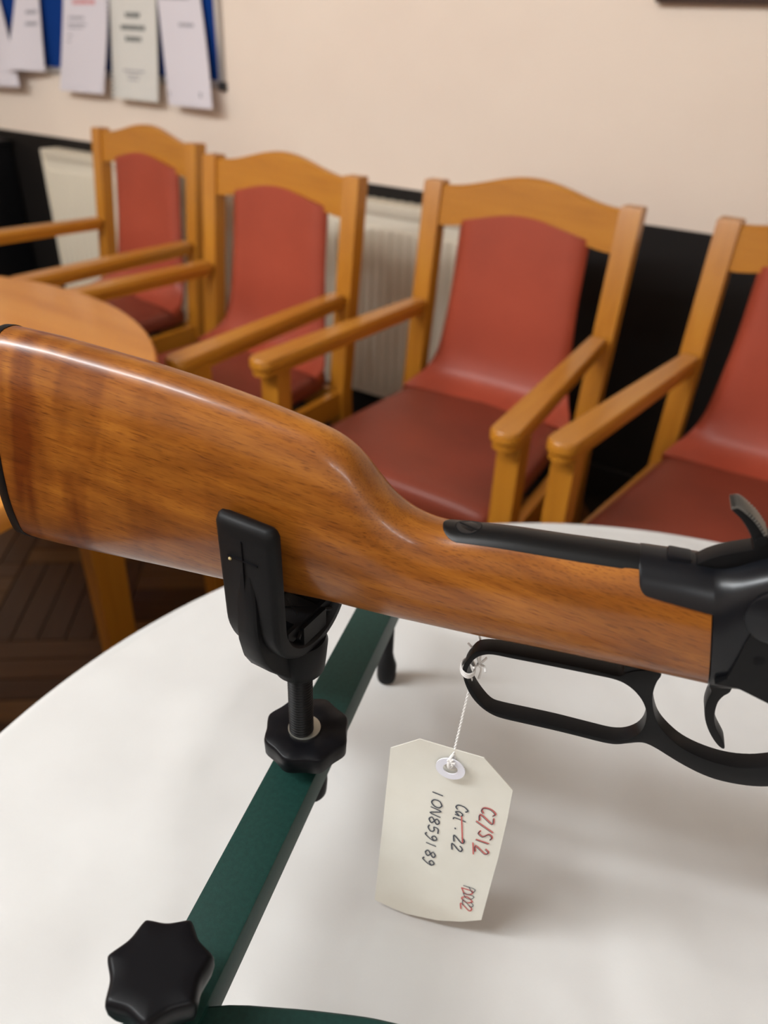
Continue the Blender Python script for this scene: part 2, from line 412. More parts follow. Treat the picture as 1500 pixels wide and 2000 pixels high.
# dark picture frame whose lower rail just enters at the top right
t = tag(empty('picture_frame', (.2, WALL_Y-.001, 1.309)), 'dark wooden frame of a picture at the top right', 'picture')
mesh_obj('frame_rail', box((-.85, -.03, 0), (.85, 0, .05), .006), 'dark_frame_wood', t)
mesh_obj('frame_rail', box((-.85, -.03, .75), (.85, 0, .80), .006), 'dark_frame_wood', t)
mesh_obj('frame_stile', box((-.85, -.03, .05), (-.80, 0, .75), .006), 'dark_frame_wood', t)
mesh_obj('frame_stile', box((.80, -.03, .05), (.85, 0, .75), .006), 'dark_frame_wood', t)
mesh_obj('mount', box((-.8, -.012, .05), (.8, 0, .75)), 'booklet_paper', t, smooth=False)

# ================================================================== ARMCHAIRS
CH = dict(W=.522, Ht=.935, Ha=.667, lean=.055, L=.567, wa=.233, wf=.27)
def post_y(z):   # rear post centre line: vertical to the seat, raking back above
    return CH['lean']*max(0, (z-.40))/(CH['Ht']-.40)*1.0+.02-.026*max(0, 1-z/.40)*-1
def make_chair(label):
    t = tag(empty('armchair', (0, 0, 0)), label, 'armchair', 'red armchairs along the wall')
    pw, pd = .046, .040
    for s in (-1, 1):
        bm = bmesh.new(); rings = []
        for z in (0, .2, .40, .55, .70, CH['Ht']-.004, CH['Ht']):
            y = post_y(z); xo = s*(CH['W']/2-pw/2); iw = pw/2-(.002 if z == CH['Ht'] else 0); dd = pd/2-(.002 if z == CH['Ht'] else 0)
            rings.append([(xo-iw, y-dd, z), (xo+iw, y-dd, z), (xo+iw, y+dd, z), (xo-iw, y+dd, z)])
        loft(bm, rings); mesh_obj('back_post', bm, 'beech_vertical', t, angle=30)
    # arched crest rail
    xi = CH['W']/2-pw; bm = bmesh.new(); rings = []
    for i in range(21):
        a = -1+2*i/20; x = a*xi; ar = .036*(.5+.5*math.cos(a*math.pi))**1.0
        zt = CH['Ht']-.008+ar; zb = zt-.088
        yb = lambda z: post_y(z)+.010*(1-a*a)
        d = .013
        rings.append([(x, yb(zb)-d, zb), (x, yb(zt)-d, zt-.004), (x, yb(zt)-d+.004, zt), (x, yb(zt)+d-.004, zt), (x, yb(zt)+d, zt-.004), (x, yb(zb)+d, zb)])
    loft(bm, rings); mesh_obj('crest_rail', bm, 'beech_across', t, angle=30)
    # upholstered back: straight pad from crest, sweeping forward into the seat
    prof = [(.850, .0, .160), (.80, 0, .160), (.70, 0, .162), (.60, .0, .170), (.54, -.004, .178), (.50, -.018, .192), (.475, -.045, .212), (.462, -.085, .222)]
    prof = smooth_poly(prof, 4, False)
    bm = bmesh.new(); rings = []
    nx = 14
    for z, dy, hw in prof:
        ring = []
        yc = post_y(z)+dy-.004
        slope = min(1, max(0, (.52-z)/.07))
        for k in range(nx+1):
            a = -1+2*k/nx; x = math.copysign(abs(a)**.92, a)*hw
            e = (1-abs(a)**6)**.5 if abs(a) < 1 else 0
            arch = .036*(.5+.5*math.cos(x/xi*math.pi))*min(1, max(0, (z-.70)/.15))
            hollow = .010*(1-a*a)
            th = .020*e
            ring.append((x, yc-th*(1-slope*.6)+hollow, z+arch+th*slope*.5))
        for k in range(nx, -1, -1):
            a = -1+2*k/nx; x = math.copysign(abs(a)**.92, a)*hw
            e = (1-abs(a)**6)**.5 if abs(a) < 1 else 0
            arch = .036*(.5+.5*math.cos(x/xi*math.pi))*min(1, max(0, (z-.70)/.15))
            ring.append((x, yc+.012*e+.010*(1-a*a)*0+.006, z+arch-.02*slope))
        rings.append(ring)
    loft(bm, rings); bmesh.ops.remove_doubles(bm, verts=bm.verts, dist=.0004)
    mesh_obj('upholstered_back', bm, 'red_leather', t, angle=60)
    # seat cushion
    bm = bmesh.new(); rings = []
    ys = [.005, -.003, -.02, -.06, -.12, -.2, -.28, -.36, -.43, -.475, -.497, -.505]
    inset = [.02, .008, .003, 0, 0, 0, 0, 0, 0, .003, .010, .025]
    for y, ins in zip(ys, inset):
        hw = .215+(.245-.215)*min(1, max(0, -y/.45))-ins
        ring = []
        for k in range(28):
            a = 2*math.pi*k/28
            cx = math.copysign(abs(math.cos(a))**.30, math.cos(a)); sz = math.copysign(abs(math.sin(a))**.45, math.sin(a))
            crown = .006*(1-cx*cx) if sz > 0 else 0
            ring.append((hw*cx, y, .434+(.032-ins*.8)*sz+crown+(-.006 if -.4 < y < -.1 and sz > 0 else 0)*(1-cx*cx)))
        rings.append(ring)
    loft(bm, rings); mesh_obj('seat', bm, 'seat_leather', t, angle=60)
    # rails under the seat
    for s in (-1, 1):
        bm = bmesh.new()
        xr, xf = s*(CH['W']/2-.02), s*(CH['wf']-.004)
        loft(bm, [[(x-.011, y, .345), (x+.011, y, .345), (x+.011, y, .408), (x-.011, y, .408)] for x, y in ((xr, .0), (xf, -.49))])
        mesh_obj('side_rail', bm, 'beech_deep', t, angle=30)
    mesh_obj('front_rail', box((-CH['wf']+.02, -.515, .345), (CH['wf']-.02, -.493, .408), .003), 'beech_across', t)
    mesh_obj('back_rail', box((-CH['W']/2+.04, .0, .345), (CH['W']/2-.04, .022, .408), .003), 'beech_across', t)
    for s in (-1, 1):
        xf = s*CH['wf']
        bm = bmesh.new()
        loft(bm, [[(xf-a, -.522+(.0), z), (xf+a, -.522, z), (xf+a, -.522+2*a, z), (xf-a, -.522+2*a, z)] for a, z in ((.018, 0), (.0215, .35), (.0215, CH['Ha']-.030))])
        mesh_obj('front_leg', bm, 'beech_vertical', t, angle=30)
        # arm: upper board with a rounded nose, lower moulding under its front
        def arm_outline(y_end, inset):
            rear = (s*CH['wa'], .012); front = (s*CH['wf'], y_end)
            pts = []
            d = np.array(front)-np.array(rear); d /= np.linalg.norm(d); n_ = np.array((-d[1], d[0]))
            hw0, hw1 = .020-inset, .027-inset
            f2 = np.array(front)-d*hw1
            pts.append(np.array(rear)+n_*hw0)
            for k in range(13):
                a = math.pi/2-math.pi*k/12
                pts.append(f2+d*math.cos(a)*hw1+n_*math.sin(a)*hw1)
            pts.append(np.array(rear)-n_*hw0)
            return pts
        bm = bmesh.new()
        o1 = arm_outline(-CH['L'], 0); o2 = arm_outline(-CH['L']+.003, .003)
        z = CH['Ha']
        loft(bm, [[(p[0], p[1], zz) for p in oo] for oo, zz in ((o2, z-.022), (o1, z-.019), (o1, z-.004), (o2, z))])
        am = mesh_obj('arm', bm, 'beech_deep', t, angle=40)
        bm = bmesh.new()
        o3 = arm_outline(-CH['L']+.006, .004)
        loft(bm, [[(p[0], p[1] if p[1] < -.45 else p[1], zz) for p in oo] for oo, zz in ((o3, z-.036), (o3, z-.022))])
        mesh_obj('arm_moulding', bm, 'beech_deep', am, angle=40)
    return t
def copy_tree(o, parent=None):
    c = o.copy(); COL.objects.link(c); c.parent = parent
    for ch in [k for k in bpy.data.objects if k.parent == o]: copy_tree(ch, c)
    return c
chairs = [(-2.039, 1.698, -5.7, 'red armchair farthest away, below the notice board'),
          (-1.362, 1.538, -2.0, 'red armchair with its arm over the round wooden table'),
          (-.717, 1.632, .3, 'red armchair in the middle, shown whole above the rifle wrist'),
          (-.053, 1.640, -3.3, 'red armchair cut by the right edge of the picture')]
proto = make_chair(chairs[0][3])
for i, (x, y, a, lb) in enumerate(chairs):
    o = proto if i == 0 else copy_tree(proto)
    o.location = (x, y, 0); o.rotation_euler = (0, 0, R(a)); o['label'] = lb

# ================================================================== ROUND WOODEN TABLE (left)
TX, TY, TR_, TZ = -1.454, .339, .678, .73
t = tag(empty('round_table', (TX, TY, 0)), 'round wooden table with a light brown top and square legs', 'table')
bm = bmesh.new(); lathe(bm, [(TR_-.012, TZ-.034), (TR_-.002, TZ-.030), (TR_, TZ-.02), (TR_, TZ-.006), (TR_-.005, TZ)], 96)
mesh_obj('tabletop', bm, 'tabletop_wood', t)
bm = bmesh.new()
rr = []
for r_, z in ((.56, TZ-.034), (.56, TZ-.11), (.54, TZ-.11), (.54, TZ-.034)):
    rr.append([(r_*math.cos(2*math.pi*i/64), r_*math.sin(2*math.pi*i/64), z) for i in range(64)])
loft(bm, rr+[rr[0]], cap=False); mesh_obj('apron', bm, 'beech_across', t)
for k in range(4):
    a = R(55.6+90*k); hw = .034
    bm = bmesh.new()
    loft(bm, [[(x, y, z) for x, y in ((-h, -h), (h, -h), (h, h), (-h, h))] for h, z in ((hw*.85, 0), (hw, .5), (hw, TZ-.034))])
    o = mesh_obj('leg', bm, 'beech_vertical', t, angle=30); o.location = (.52*math.cos(a), .52*math.sin(a), 0); o.rotation_euler = (0, 0, a+R(20))

# ================================================================== CLOTHED TABLE
CX, CY, CRAD, CZ = .075, .29, .560, .739
t = tag(empty('pedestal_table', (CX, CY, 0)), 'round pedestal table hidden under the white cloth', 'table')
bm = bmesh.new(); lathe(bm, [(CRAD-.02, CZ-.034), (CRAD-.006, CZ-.03), (CRAD-.006, CZ-.008), (CRAD-.012, CZ-.006)], 72); mesh_obj('tabletop', bm, 'tabletop_wood', t)
bm = bmesh.new(); lathe(bm, [(.045, .02), (.04, .05), (.04, CZ-.034)], 24); mesh_obj('column', bm, 'under_table_metal', t)
bm = bmesh.new(); lathe(bm, [(.24, 0), (.24, .012), (.06, .035)], 48); mesh_obj('base', bm, 'under_table_metal', t)
def cloth_h(x, y):
    p = Vector((x, y, 0))
    h = .0
    # a few soft creases running across the top
    for (ang, fr, amp, ph, off) in ((1.9, 7, .0010, .3, 3.1), (2.5, 5, .0012, 1.7, 7.7), (.6, 6, .0008, 2.2, 1.3)):
        d = math.cos(ang)*x+math.sin(ang)*y+.035*noise.noise(Vector((x*5+off, y*5, off)))
        s = .5+.5*math.sin(d*fr*2*math.pi+ph)
        gate = max(0, noise.noise(Vector((x*3.5+off*2, y*3.5-off, 1.1)))+.15)
        h += amp*5*(s**6)*gate*2
    h += .0017*noise.fractal(Vector((x*14, y*14, 2)), 1.0, 2.0, 3)
    return .0036*math.tanh(h/.0036)
bm = bmesh.new(); rings = []; NA = 288
prof = [(r_, None) for r_ in np.linspace(.004, CRAD-.010, 120)]
for r_, _ in prof:
    ring = []
    for i in range(NA):
        a = 2*math.pi*i/NA; x, y = r_*math.cos(a), r_*math.sin(a)
        ring.append((x, y, -.0036+cloth_h(x, y)))
    rings.append(ring)
for k, (dr, dz) in enumerate(((.004, -.002), (.009, -.006), (.012, -.013), (.015, -.03), (.02, -.07), (.028, -.12), (.036, -.18), (.044, -.24), (.05, -.29))):
    ring = []
    for i in range(NA):
        a = 2*math.pi*i/NA
        fold = max(0, k-2)/6*(.022*math.sin(a*15+.8*math.sin(a*3))+.01*math.sin(a*31+1))
        rr_ = CRAD-.010+dr+fold
        ring.append((rr_*math.cos(a), rr_*math.sin(a), dz))
    rings.append(ring)
vs_ = loft(bm, rings, cap=False); bm.faces.new(vs_[0])
o = mesh_obj('tablecloth', bm, 'tablecloth_white', angle=180, loc=(CX, CY, CZ))
vv = o.data
tag(o, 'white cotton cloth spread over the round table under the rifle', 'tablecloth')

# ================================================================== GUN REST and RIFLE share one frame: x along the barrel, y away from the viewer
ROT = R(15.98)
G = np.array([math.cos(ROT), math.sin(ROT), 0]); NN = np.array([-G[1], G[0], 0])
ROD = on_z(597, 1440, .859)
def loc_on(u, v, y):
    d = ray(u, v); tt = ((ROD-CP) @ NN+y)/(d @ NN); P = CP+d*tt
    return (P-ROD) @ G, P[2], abs(d[2]/(d @ NN))
REST = empty('gun_rest', (ROD[0], ROD[1], CZ), ROT)
tag(REST, 'green metal gun rest with a black yoke and star knobs on the white cloth', 'gun rest')
TOPZ = .839-CZ           # local height of the tube top
TXC, THW, TH = -.0048, .0147, .024
mesh_obj('tube', box((TXC-THW, -.215, TOPZ-TH), (TXC+THW, .205, TOPZ), .0018, 2), 'green_paint', REST)
mesh_obj('end_cap', box((TXC-THW+.001, .2045, TOPZ-TH+.001), (TXC+THW-.001, .209, TOPZ-.001), .0015), 'black_plastic', REST)
# front foot: a flat bar bowed in plan, on rubber feet at both ends
path = smooth_poly([(-.150, -.290), (-.105, -.248), (-.062, -.212), (-.022, -.180), (.016, -.158), (.045, -.149), (.073, -.1425), (.094, -.139), (.13, -.137), (.17, -.1385)], 4, False)
bm = bmesh.new(); rings = []
for i, p in enumerate(path):
    q0, q1 = path[max(i-1, 0)], path[min(i+1, len(path)-1)]
    d = (q1-q0)/np.linalg.norm(q1-q0); nrm = np.array((-d[1], d[0])); ring = []
    for sy, z in ((-1, TOPZ-.013), (1, TOPZ-.013), (1, TOPZ-.0045), (.93, TOPZ-.0035), (-.93, TOPZ-.0035), (-1, TOPZ-.0045)):
        q = p+nrm*.0165*sy; ring.append((q[0], q[1], z))
    rings.append(ring)
loft(bm, rings); mesh_obj('front_foot_bar', bm, 'green_paint', REST, angle=30)
for x, y in (path[2], path[-3]):
    bm = bmesh.new(); lathe(bm, [(.0085, -.0015), (.0095, .002), (.0095, .016), (.007, .022), (.006, .03), (.006, TOPZ-.013)], 20, (x, y)); mesh_obj('front_foot', bm, 'black_rubber', REST)
bm = bmesh.new(); lathe(bm, [(.0075, -.0015), (.0085, .002), (.0085, .016), (.0065, .022), (.005, .03), (.005, TOPZ-TH)], 20, (TXC+.004, .183)); mesh_obj('rear_foot', bm, 'black_rubber', REST)
bm = bmesh.new(); lathe(bm, [(.007, TOPZ-TH-.020), (.0105, TOPZ-TH-.017), (.0112, TOPZ-TH-.006), (.009, TOPZ-TH)], 24, (TXC+.003, .010)); mesh_obj('clamp_nut', bm, 'black_plastic', REST)
# height wheel, washer, threaded stem
KX = -.0025
def lobes(n, depth, ph, r0):
    def f(a, r, z):
        if r < r0: return 1
        return 1-depth*(.5-.5*math.cos(n*(a+ph)))**.8
    return f
def star(n, depth, ph, r0):
    def f(a, r, z):
        return 1-depth*min(1, (r/r0)**2)*(math.sqrt(math.sin(n*(a+ph)/2)**2+.006)-.077)
    return f
bm = bmesh.new(); lathe(bm, [(.012, TOPZ), (.0125, TOPZ+.0115), (.0245, TOPZ+.0120), (.0258, TOPZ+.0135), (.0262, TOPZ+.0225), (.0258, TOPZ+.0245), (.0248, TOPZ+.0255), (.0105, TOPZ+.0257), (.010, TOPZ+.0254)], 112, (KX+.002, .003), lobes(8, .075, .1, .015))
mesh_obj('height_wheel', bm, 'black_plastic', REST, angle=55)
bm = bmesh.new(); lathe(bm, [(.0098, TOPZ+.0255), (.0098, TOPZ+.0264), (.0072, TOPZ+.0268)], 32, (KX+.001, .002)); mesh_obj('washer', bm, 'zinc', REST)
z0, z1 = TOPZ+.022, .920-CZ
prof = []; zz = z0
while zz < z1:
    prof += [(.0064, zz), (.0073, zz+.0008), (.0073, zz+.0012)]; zz += .0021
bm = bmesh.new(); lathe(bm, prof, 28, (KX, 0)); mesh_obj('threaded_stem', bm, 'matte_black_steel', REST, angle=25)
# clamping knob near the front, seven lobes
KY, KZ = -.1535, .8815-CZ
bm = bmesh.new(); lathe(bm, [(.009, TOPZ), (.0105, TOPZ+.006), (.012, KZ-.024), (.0165, KZ-.021), (.0215, KZ-.0165), (.0232, KZ-.010), (.0234, KZ-.0045), (.0229, KZ-.0020), (.0218, KZ-.0006), (.020, KZ), (.012, KZ), (.005, KZ), (.001, KZ)], 168, (-.0045, KY), star(7, .17, .35, .016))
mesh_obj('clamp_knob', bm, 'black_plastic', REST, angle=55)
# yoke (turned a little on its stem)
YK = mesh_obj('yoke', bmesh.new(), 'black_rubber', REST); bpy.data.objects.remove(YK)
A = R(-14)
def yoke_obj(name, bm, material, parent, angle=35):
    bmesh.ops.transform(bm, matrix=Matrix.Translation((KX-(.004 if name in ('yoke', 'rib', 'rest_pad', 'moulded_cross', 'mould_speck') else 0), 0, 0)) @ Matrix.Rotation(A, 4, 'Z'), verts=bm.verts)
    return mesh_obj(name, bm, material, parent, angle=angle)
zi, zt = .9455-CZ, 1.0255-CZ      # inner floor of the U, arm tops
ri, th = .0238, .0090
def u_prof(off):
    """outline point lists (y,z) of the U centre line offset; semicircle floor then straight arms flaring slightly"""
    pts = []
    r_ = ri+off
    for k in range(10): pts.append((-(r_+.0015*(1-k/9)), zt-(zt-(zi+ri))*k/9))
    for k in range(1, 24):
        a = math.pi+math.pi*k/24; pts.append((r_*math.cos(a), zi+ri+r_*math.sin(a)*(1.0 if off else 1.0)))
    for k in range(10): pts.append((r_+.0015*k/9, zi+ri+(zt-(zi+ri))*k/9))
    return pts
inn, out = u_prof(0), u_prof(th)
bm = bmesh.new()
rings = []
hw = .0172
sec = [(-hw, .0035), (-hw+.0012, .0012), (-hw+.0035, 0), (hw-.0035, 0), (hw-.0012, .0012), (hw, .0035)]
for k, (pi_, po) in enumerate(zip(inn, out)):
    pi_, po = np.array(pi_), np.array(po); dv = (po-pi_)/np.linalg.norm(po-pi_)
    ring = [(x, *(po-dv*i_)) for x, i_ in sec]+[(x, *(pi_+dv*min(i_, .002))) for x, i_ in reversed(sec)]
    rings.append(ring)
# rounded arm ends
def endring(pi_, po, lift, sh):
    pi_, po = np.array(pi_)+(0, lift), np.array(po)+(0, lift); c_ = (pi_+po)/2
    ring = []
    dv = (po-pi_)/np.linalg.norm(po-pi_)
    for x, i_ in sec: q = po-dv*i_; ring.append((x*(1-(1-sh)*.18), *(c_+(q-c_)*sh)))
    for x, i_ in reversed(sec): q = pi_+dv*min(i_, .002); ring.append((x*(1-(1-sh)*.18), *(c_+(q-c_)*sh)))
    return ring
rings = [endring(inn[0], out[0], .0042, .35), endring(inn[0], out[0], .003, .75)]+rings+[endring(inn[-1], out[-1], .003, .75), endring(inn[-1], out[-1], .0042, .35)]
loft(bm, rings)
yoke = yoke_obj('yoke', bm, 'black_rubber', REST, 50)
# gussets: a rib swelling out of each arm and running under the U to the collar
for s in (-1, 1):
    bm = bmesh.new(); rings = []
    prof = [(.0322, 1.008, .0015), (.0338, .999, .0036), (.0350, .985, .0056), (.0360, .966, .0066), (.0352, .957, .0070), (.0325, .9455, .0074), (.0275, .9362, .0078), (.0190, .9262, .0084), (.0125, .9190, .0088), (.004, .9185, .0088)]
    for yo, z, wd in prof:
        zz_ = z-CZ; dz = zz_-(zi+ri)
        if dz > 0: yi_, zi_ = ri+th*.5, zz_
        else:
            ang = math.atan2(-dz, yo); yi_, zi_ = (ri+th*.5)*math.cos(ang), zi+ri-(ri+th*.5)*math.sin(ang)
        rings.append([(-wd, s*yi_, zi_), (-wd, s*(yo-.001), zz_+.0005), (-wd*.78, s*yo, zz_), (wd*.78, s*yo, zz_), (wd, s*(yo-.001), zz_+.0005), (wd, s*yi_, zi_)])
    loft(bm, rings); yoke_obj('rib', bm, 'black_rubber', yoke, 40)
bm = bmesh.new(); lathe(bm, [(.0125, .915-CZ), (.0142, .917-CZ), (.0152, .925-CZ), (.0162, .936-CZ), (.015, zi-.006)], 40); yoke_obj('collar', bm, 'black_rubber', yoke, 40)
# crossed ribs inside the U that carry the stock
bm = bmesh.new()
for s in (-1, 1):
    add_box(bm, (s*.012-.0012, -.0195, zi+.006), (s*.012+.0012, .0195, zi+.0135))
    pts = [(s*.015*math.cos(a), -.014+.030*(a/math.pi), zi+.0075+.004*math.sin(a)) for a in np.linspace(0, math.pi, 9)]
    tube(bm, pts, .0012, 6)
add_box(bm, (-.016, -.010, zi+.0005), (.016, .010, zi+.012))
yoke_obj('rest_pad', bm, 'black_rubber', yoke)
# moulded cross mark and speck on the near arm
yf = -(ri+th)-.0012
bm = bmesh.new(); add_box(bm, (-.0095, yf-.0006, zt-.0172), (.0085, yf+.002, zt-.0165)); add_box(bm, (-.0008, yf-.0006, zt-.038), (-.0002, yf+.002, zt-.006)); yoke_obj('moulded_cross', bm, 'black_plastic', yoke)
bm = bmesh.new(); bmesh.ops.create_uvsphere(bm, u_segments=10, v_segments=6, radius=.0009, matrix=Matrix.Translation((-.0085, yf+.0002, zt-.0188))); yoke_obj('mould_speck', bm, 'brass_speck', yoke)

# ------------------------------------------------------------------ RIFLE
ox, oz, _ = loc_on(1384, 1335, 0)
GO = ROD+G*ox
GUN = empty('rifle', (GO[0], GO[1], oz), ROT)
tag(GUN, 'lever action rifle with a glossy walnut stock lying in the gun rest', 'rifle')
def gp(u, v, y=0):
    x, z, e = loc_on(u, v, y); return x-ox, z-oz, e
top_px = [(-60, 618), (20, 634), (100, 652), (200, 680), (300, 708), (400, 740), (500, 776), (570, 804), (620, 824), (655, 841), (682, 858), (705, 880), (725, 908), (745, 938), (770, 964), (800, 986), (830, 1001), (870, 1014), (950, 1022), (1000, 1028), (1100, 1043), (1200, 1057), (1270, 1067), (1340, 1079), (1420, 1092)]
bot_px = [(-60, 1000), (55, 1040), (100, 1056), (150, 1069), (250, 1091), (350, 1112), (430, 1130), (530, 1151), (640, 1173), (700, 1188), (760, 1203), (850, 1223), (940, 1243), (1050, 1264), (1150, 1285), (1250, 1306), (1384, 1336), (1420, 1343)]
tp = np.array([gp(*q) for q in top_px]); bp = np.array([gp(*q) for q in bot_px])
HW_T = [(-.42, .0190), (-.36, .0198), (-.26, .0192), (-.20, .0190), (-.165, .0188), (-.14, .0178), (-.10, .0172), (-.05, .0178), (0, .0185), (.03, .0188)]
NX_T = [(-.42, 2.7), (-.24, 2.6), (-.17, 2.35), (-.10, 2.3), (0, 2.5)]
def itp(tab, x):
    a = np.array(tab); return float(np.interp(x, a[:, 0], a[:, 1]))
def section(x):
    """centre z, half height, half width, exponent of the stock at x"""
    At, et = np.interp(x, tp[:, 0], tp[:, 1]), np.interp(x, tp[:, 0], tp[:, 2])
    Ab, eb = np.interp(x, bp[:, 0], bp[:, 1]), np.interp(x, bp[:, 0], bp[:, 2])
    hwid, n = itp(HW_T, x), itp(NX_T, x); q = n/(n-1)
    S = lambda h, e: ((hwid*e)**q+h**q)**(1/q)
    lo, hi = .004, .2
    for _ in range(50):
        h = (lo+hi)/2
        if S(h, et)+S(h, eb) > At-Ab: hi = h
        else: lo = h
    return (At-S(h, et)), h, hwid, n
xs_s = np.linspace(-.46, .04, 260); raw = np.array([section(x) for x in xs_s])
def sm(a, k):
    ker = np.hanning(k*2+1); ker /= ker.sum(); return np.convolve(np.pad(a, k, 'edge'), ker, 'valid')
for j in range(4): raw[:, j] = sm(raw[:, j], 6)
def sec_at(x): return [float(np.interp(x, xs_s, raw[:, j])) for j in range(4)]
def ring_at(x, grow=0, t0=0, t1=2*math.pi, cnt=72, closed=True):
    zc, h, wd, n = sec_at(x); pts = []
    for i in range(cnt):
        a = t0+(t1-t0)*i/(cnt if closed else cnt-1); ca, sa = math.cos(a), math.sin(a)
        pts.append((x, (wd+grow)*math.copysign(abs(ca)**(2/n), ca), zc+(h+grow)*math.copysign(abs(sa)**(2/n), sa)))
    return pts
butt_px = ((58, 1034, -.008), (40, 1012, -.014), (20, 970, -.018), (5, 905, -.019), (-5, 850, -.019), (-11, 790, -.019), (-10, 730, -.018), (-4, 680, -.012), (8, 645, -.003))
bl_ = np.array([gp(*q)[:2] for q in butt_px]); XB = gp(-11, 790, -.019)[0]
bz = np.concatenate([[bl_[0, 1]-.012], bl_[:, 1]]); bx_off = np.concatenate([[bl_[0, 0]-XB+.012], bl_[:, 0]-XB])
def shear(p):
    x, y, z = p; f = max(0, 1-(x-XB)/.12); f = f*f
    return (x+float(np.interp(z, bz, bx_off))*f, y, z)
# the joint between wood and action leans: its x at a given height
jt, jb = gp(1394, 1195, -.0188), gp(1384, 1335, -.011)
def joint(z, z0=None): return jb[0]+(jt[0]-jb[0])*(z-jb[1])/(jt[1]-jb[1])
def lean(p, fade0=.07, fade1=.09):
    x, y, z = p
    f = max(0, 1+x/fade0) if x < 0 else max(0, 1-x/fade1)
    f = f*f*(3-2*f)
    return (x+joint(z)*f, y, z)
_shear = shear
def shear(p): return lean(_shear(p))
bm = bmesh.new(); rings = []
for x in np.linspace(XB, -.0005, 150): rings.append([shear(p) for p in ring_at(x)])
loft(bm, rings); mesh_obj('stock', bm, 'stock_walnut', GUN, angle=50)
bm = bmesh.new(); rings = []
for dx, gr in ((-.007, -.004), (-.0065, -.0015), (-.005, .0001), (-.0005, .0004), (.0, .0003)): rings.append([shear((XB+dx, p[1], p[2])) for p in ring_at(XB, gr)])
loft(bm, rings); mesh_obj('butt_plate', bm, 'matte_black_steel', GUN, angle=50)

# upper tang let into the wrist
tx0, tx1 = gp(862, 1030, -.004)[0], gp(1262, 1090, -.006)[0]
def top_surface(x, y, grow=0):
    zc, h, wd, n = sec_at(x); return zc+(h+grow)*max(0, 1-abs(y/(wd+grow))**n)**(1/n)
TW = .0092
bm = bmesh.new(); rings = []
NXT = 60
for i in range(NXT+1):
    x = tx0+(tx1-tx0)*(i/NXT)**1.3
    d = x-tx0; wd = TW*math.sqrt(max(0, 1-(1-min(1, d/TW))**2)) if d < TW else TW
    wd = max(wd, .0008)
    wd *= 1+.16*min(1, d/.1)
    ring = []
    for k in range(13):
        y = -wd+2*wd*k/12; edge = (abs(k-6)/6)**8
        ring.append((x, y, top_surface(x, y)+.0007-.0005*edge))
    ring += [(x, wd, top_surface(x, wd)-.004), (x, -wd, top_surface(x, -wd)-.004)]
    rings.append(ring)
loft(bm, rings); tang = mesh_obj('tang', bm, 'tang_steel', GUN, angle=40)
sx = gp(915, 1031, 0)[0]
def disc_on_tang(name, x0, r0, r1, lift, material):
    bm = bmesh.new(); rr = []
    for r_, l_ in ((r0, lift-.0006), (r0, lift), (r1, lift)):
        rr.append([(x0+r_*math.cos(a), r_*math.sin(a), top_surface(x0+r_*math.cos(a), r_*math.sin(a))+.0007+l_) for a in [2*math.pi*k/28 for k in range(28)]])
    if r1 > 0:
        loft(bm, rr, cap=False)
    else:
        loft(bm, rr[:2])
    return mesh_obj(name, bm, material, tang)
sc = disc_on_tang('tang_screw', sx, .0056, .0, .00025, 'blued_steel')
disc_on_tang('screw_seat', sx, .0062, .0056, .00012, 'black_rubber')
bm = bmesh.new()
for k in range(1):
    a = R(-30); d = np.array((math.cos(a), math.sin(a))); p = np.array((-d[1], d[0]))
    q = []
    for s1, s2 in ((-1, -1), (1, -1), (1, 1), (-1, 1)):
        c_ = d*.0053*s1+p*.0005*s2; q.append((sx+c_[0], c_[1], top_surface(sx+c_[0], c_[1])+.00105))
    b_ = [(a_[0], a_[1], a_[2]-.0006) for a_ in q]
    loft(bm, [b_, q])
mesh_obj('screw_slot', bm, 'black_rubber', sc, smooth=False)

# receiver: root of the tang over the wood, then the full action body
rx0 = gp(1250, 1140, -.015)[0]+.0050
zl0, zl1 = gp(1254, 1154, -.0175)[1]-.0032, gp(1394, 1194, -.0185)[1]-.0030
bm = bmesh.new(); rings = []
for i in range(33):
    fr = i/32; x = rx0+(0-rx0)*fr
    zc, h, wd, n = sec_at(x); zl = zl0+(zl1-zl0)*fr
    ent = min(1, fr/.16); open_ = math.sqrt(max(0, 1-(1-ent)**2))
    zl_here = zl+(1-open_)*max(0, (top_surface(x, TW)-zl))*.92
    sa = max(-1, min(1, (zl_here-zc)/h)); a0 = math.asin(math.copysign(abs(sa)**(n/2), sa))
    g0 = .0007+.0004*fr
    outer = ring_at(x, g0, a0, math.pi-a0, 33, False); inner = ring_at(x, -.003, a0, math.pi-a0, 33, False)
    rings.append([lean(p) for p in outer+inner[::-1]])
loft(bm, rings); rec = mesh_obj('receiver', bm, 'blued_steel', GUN, angle=50)
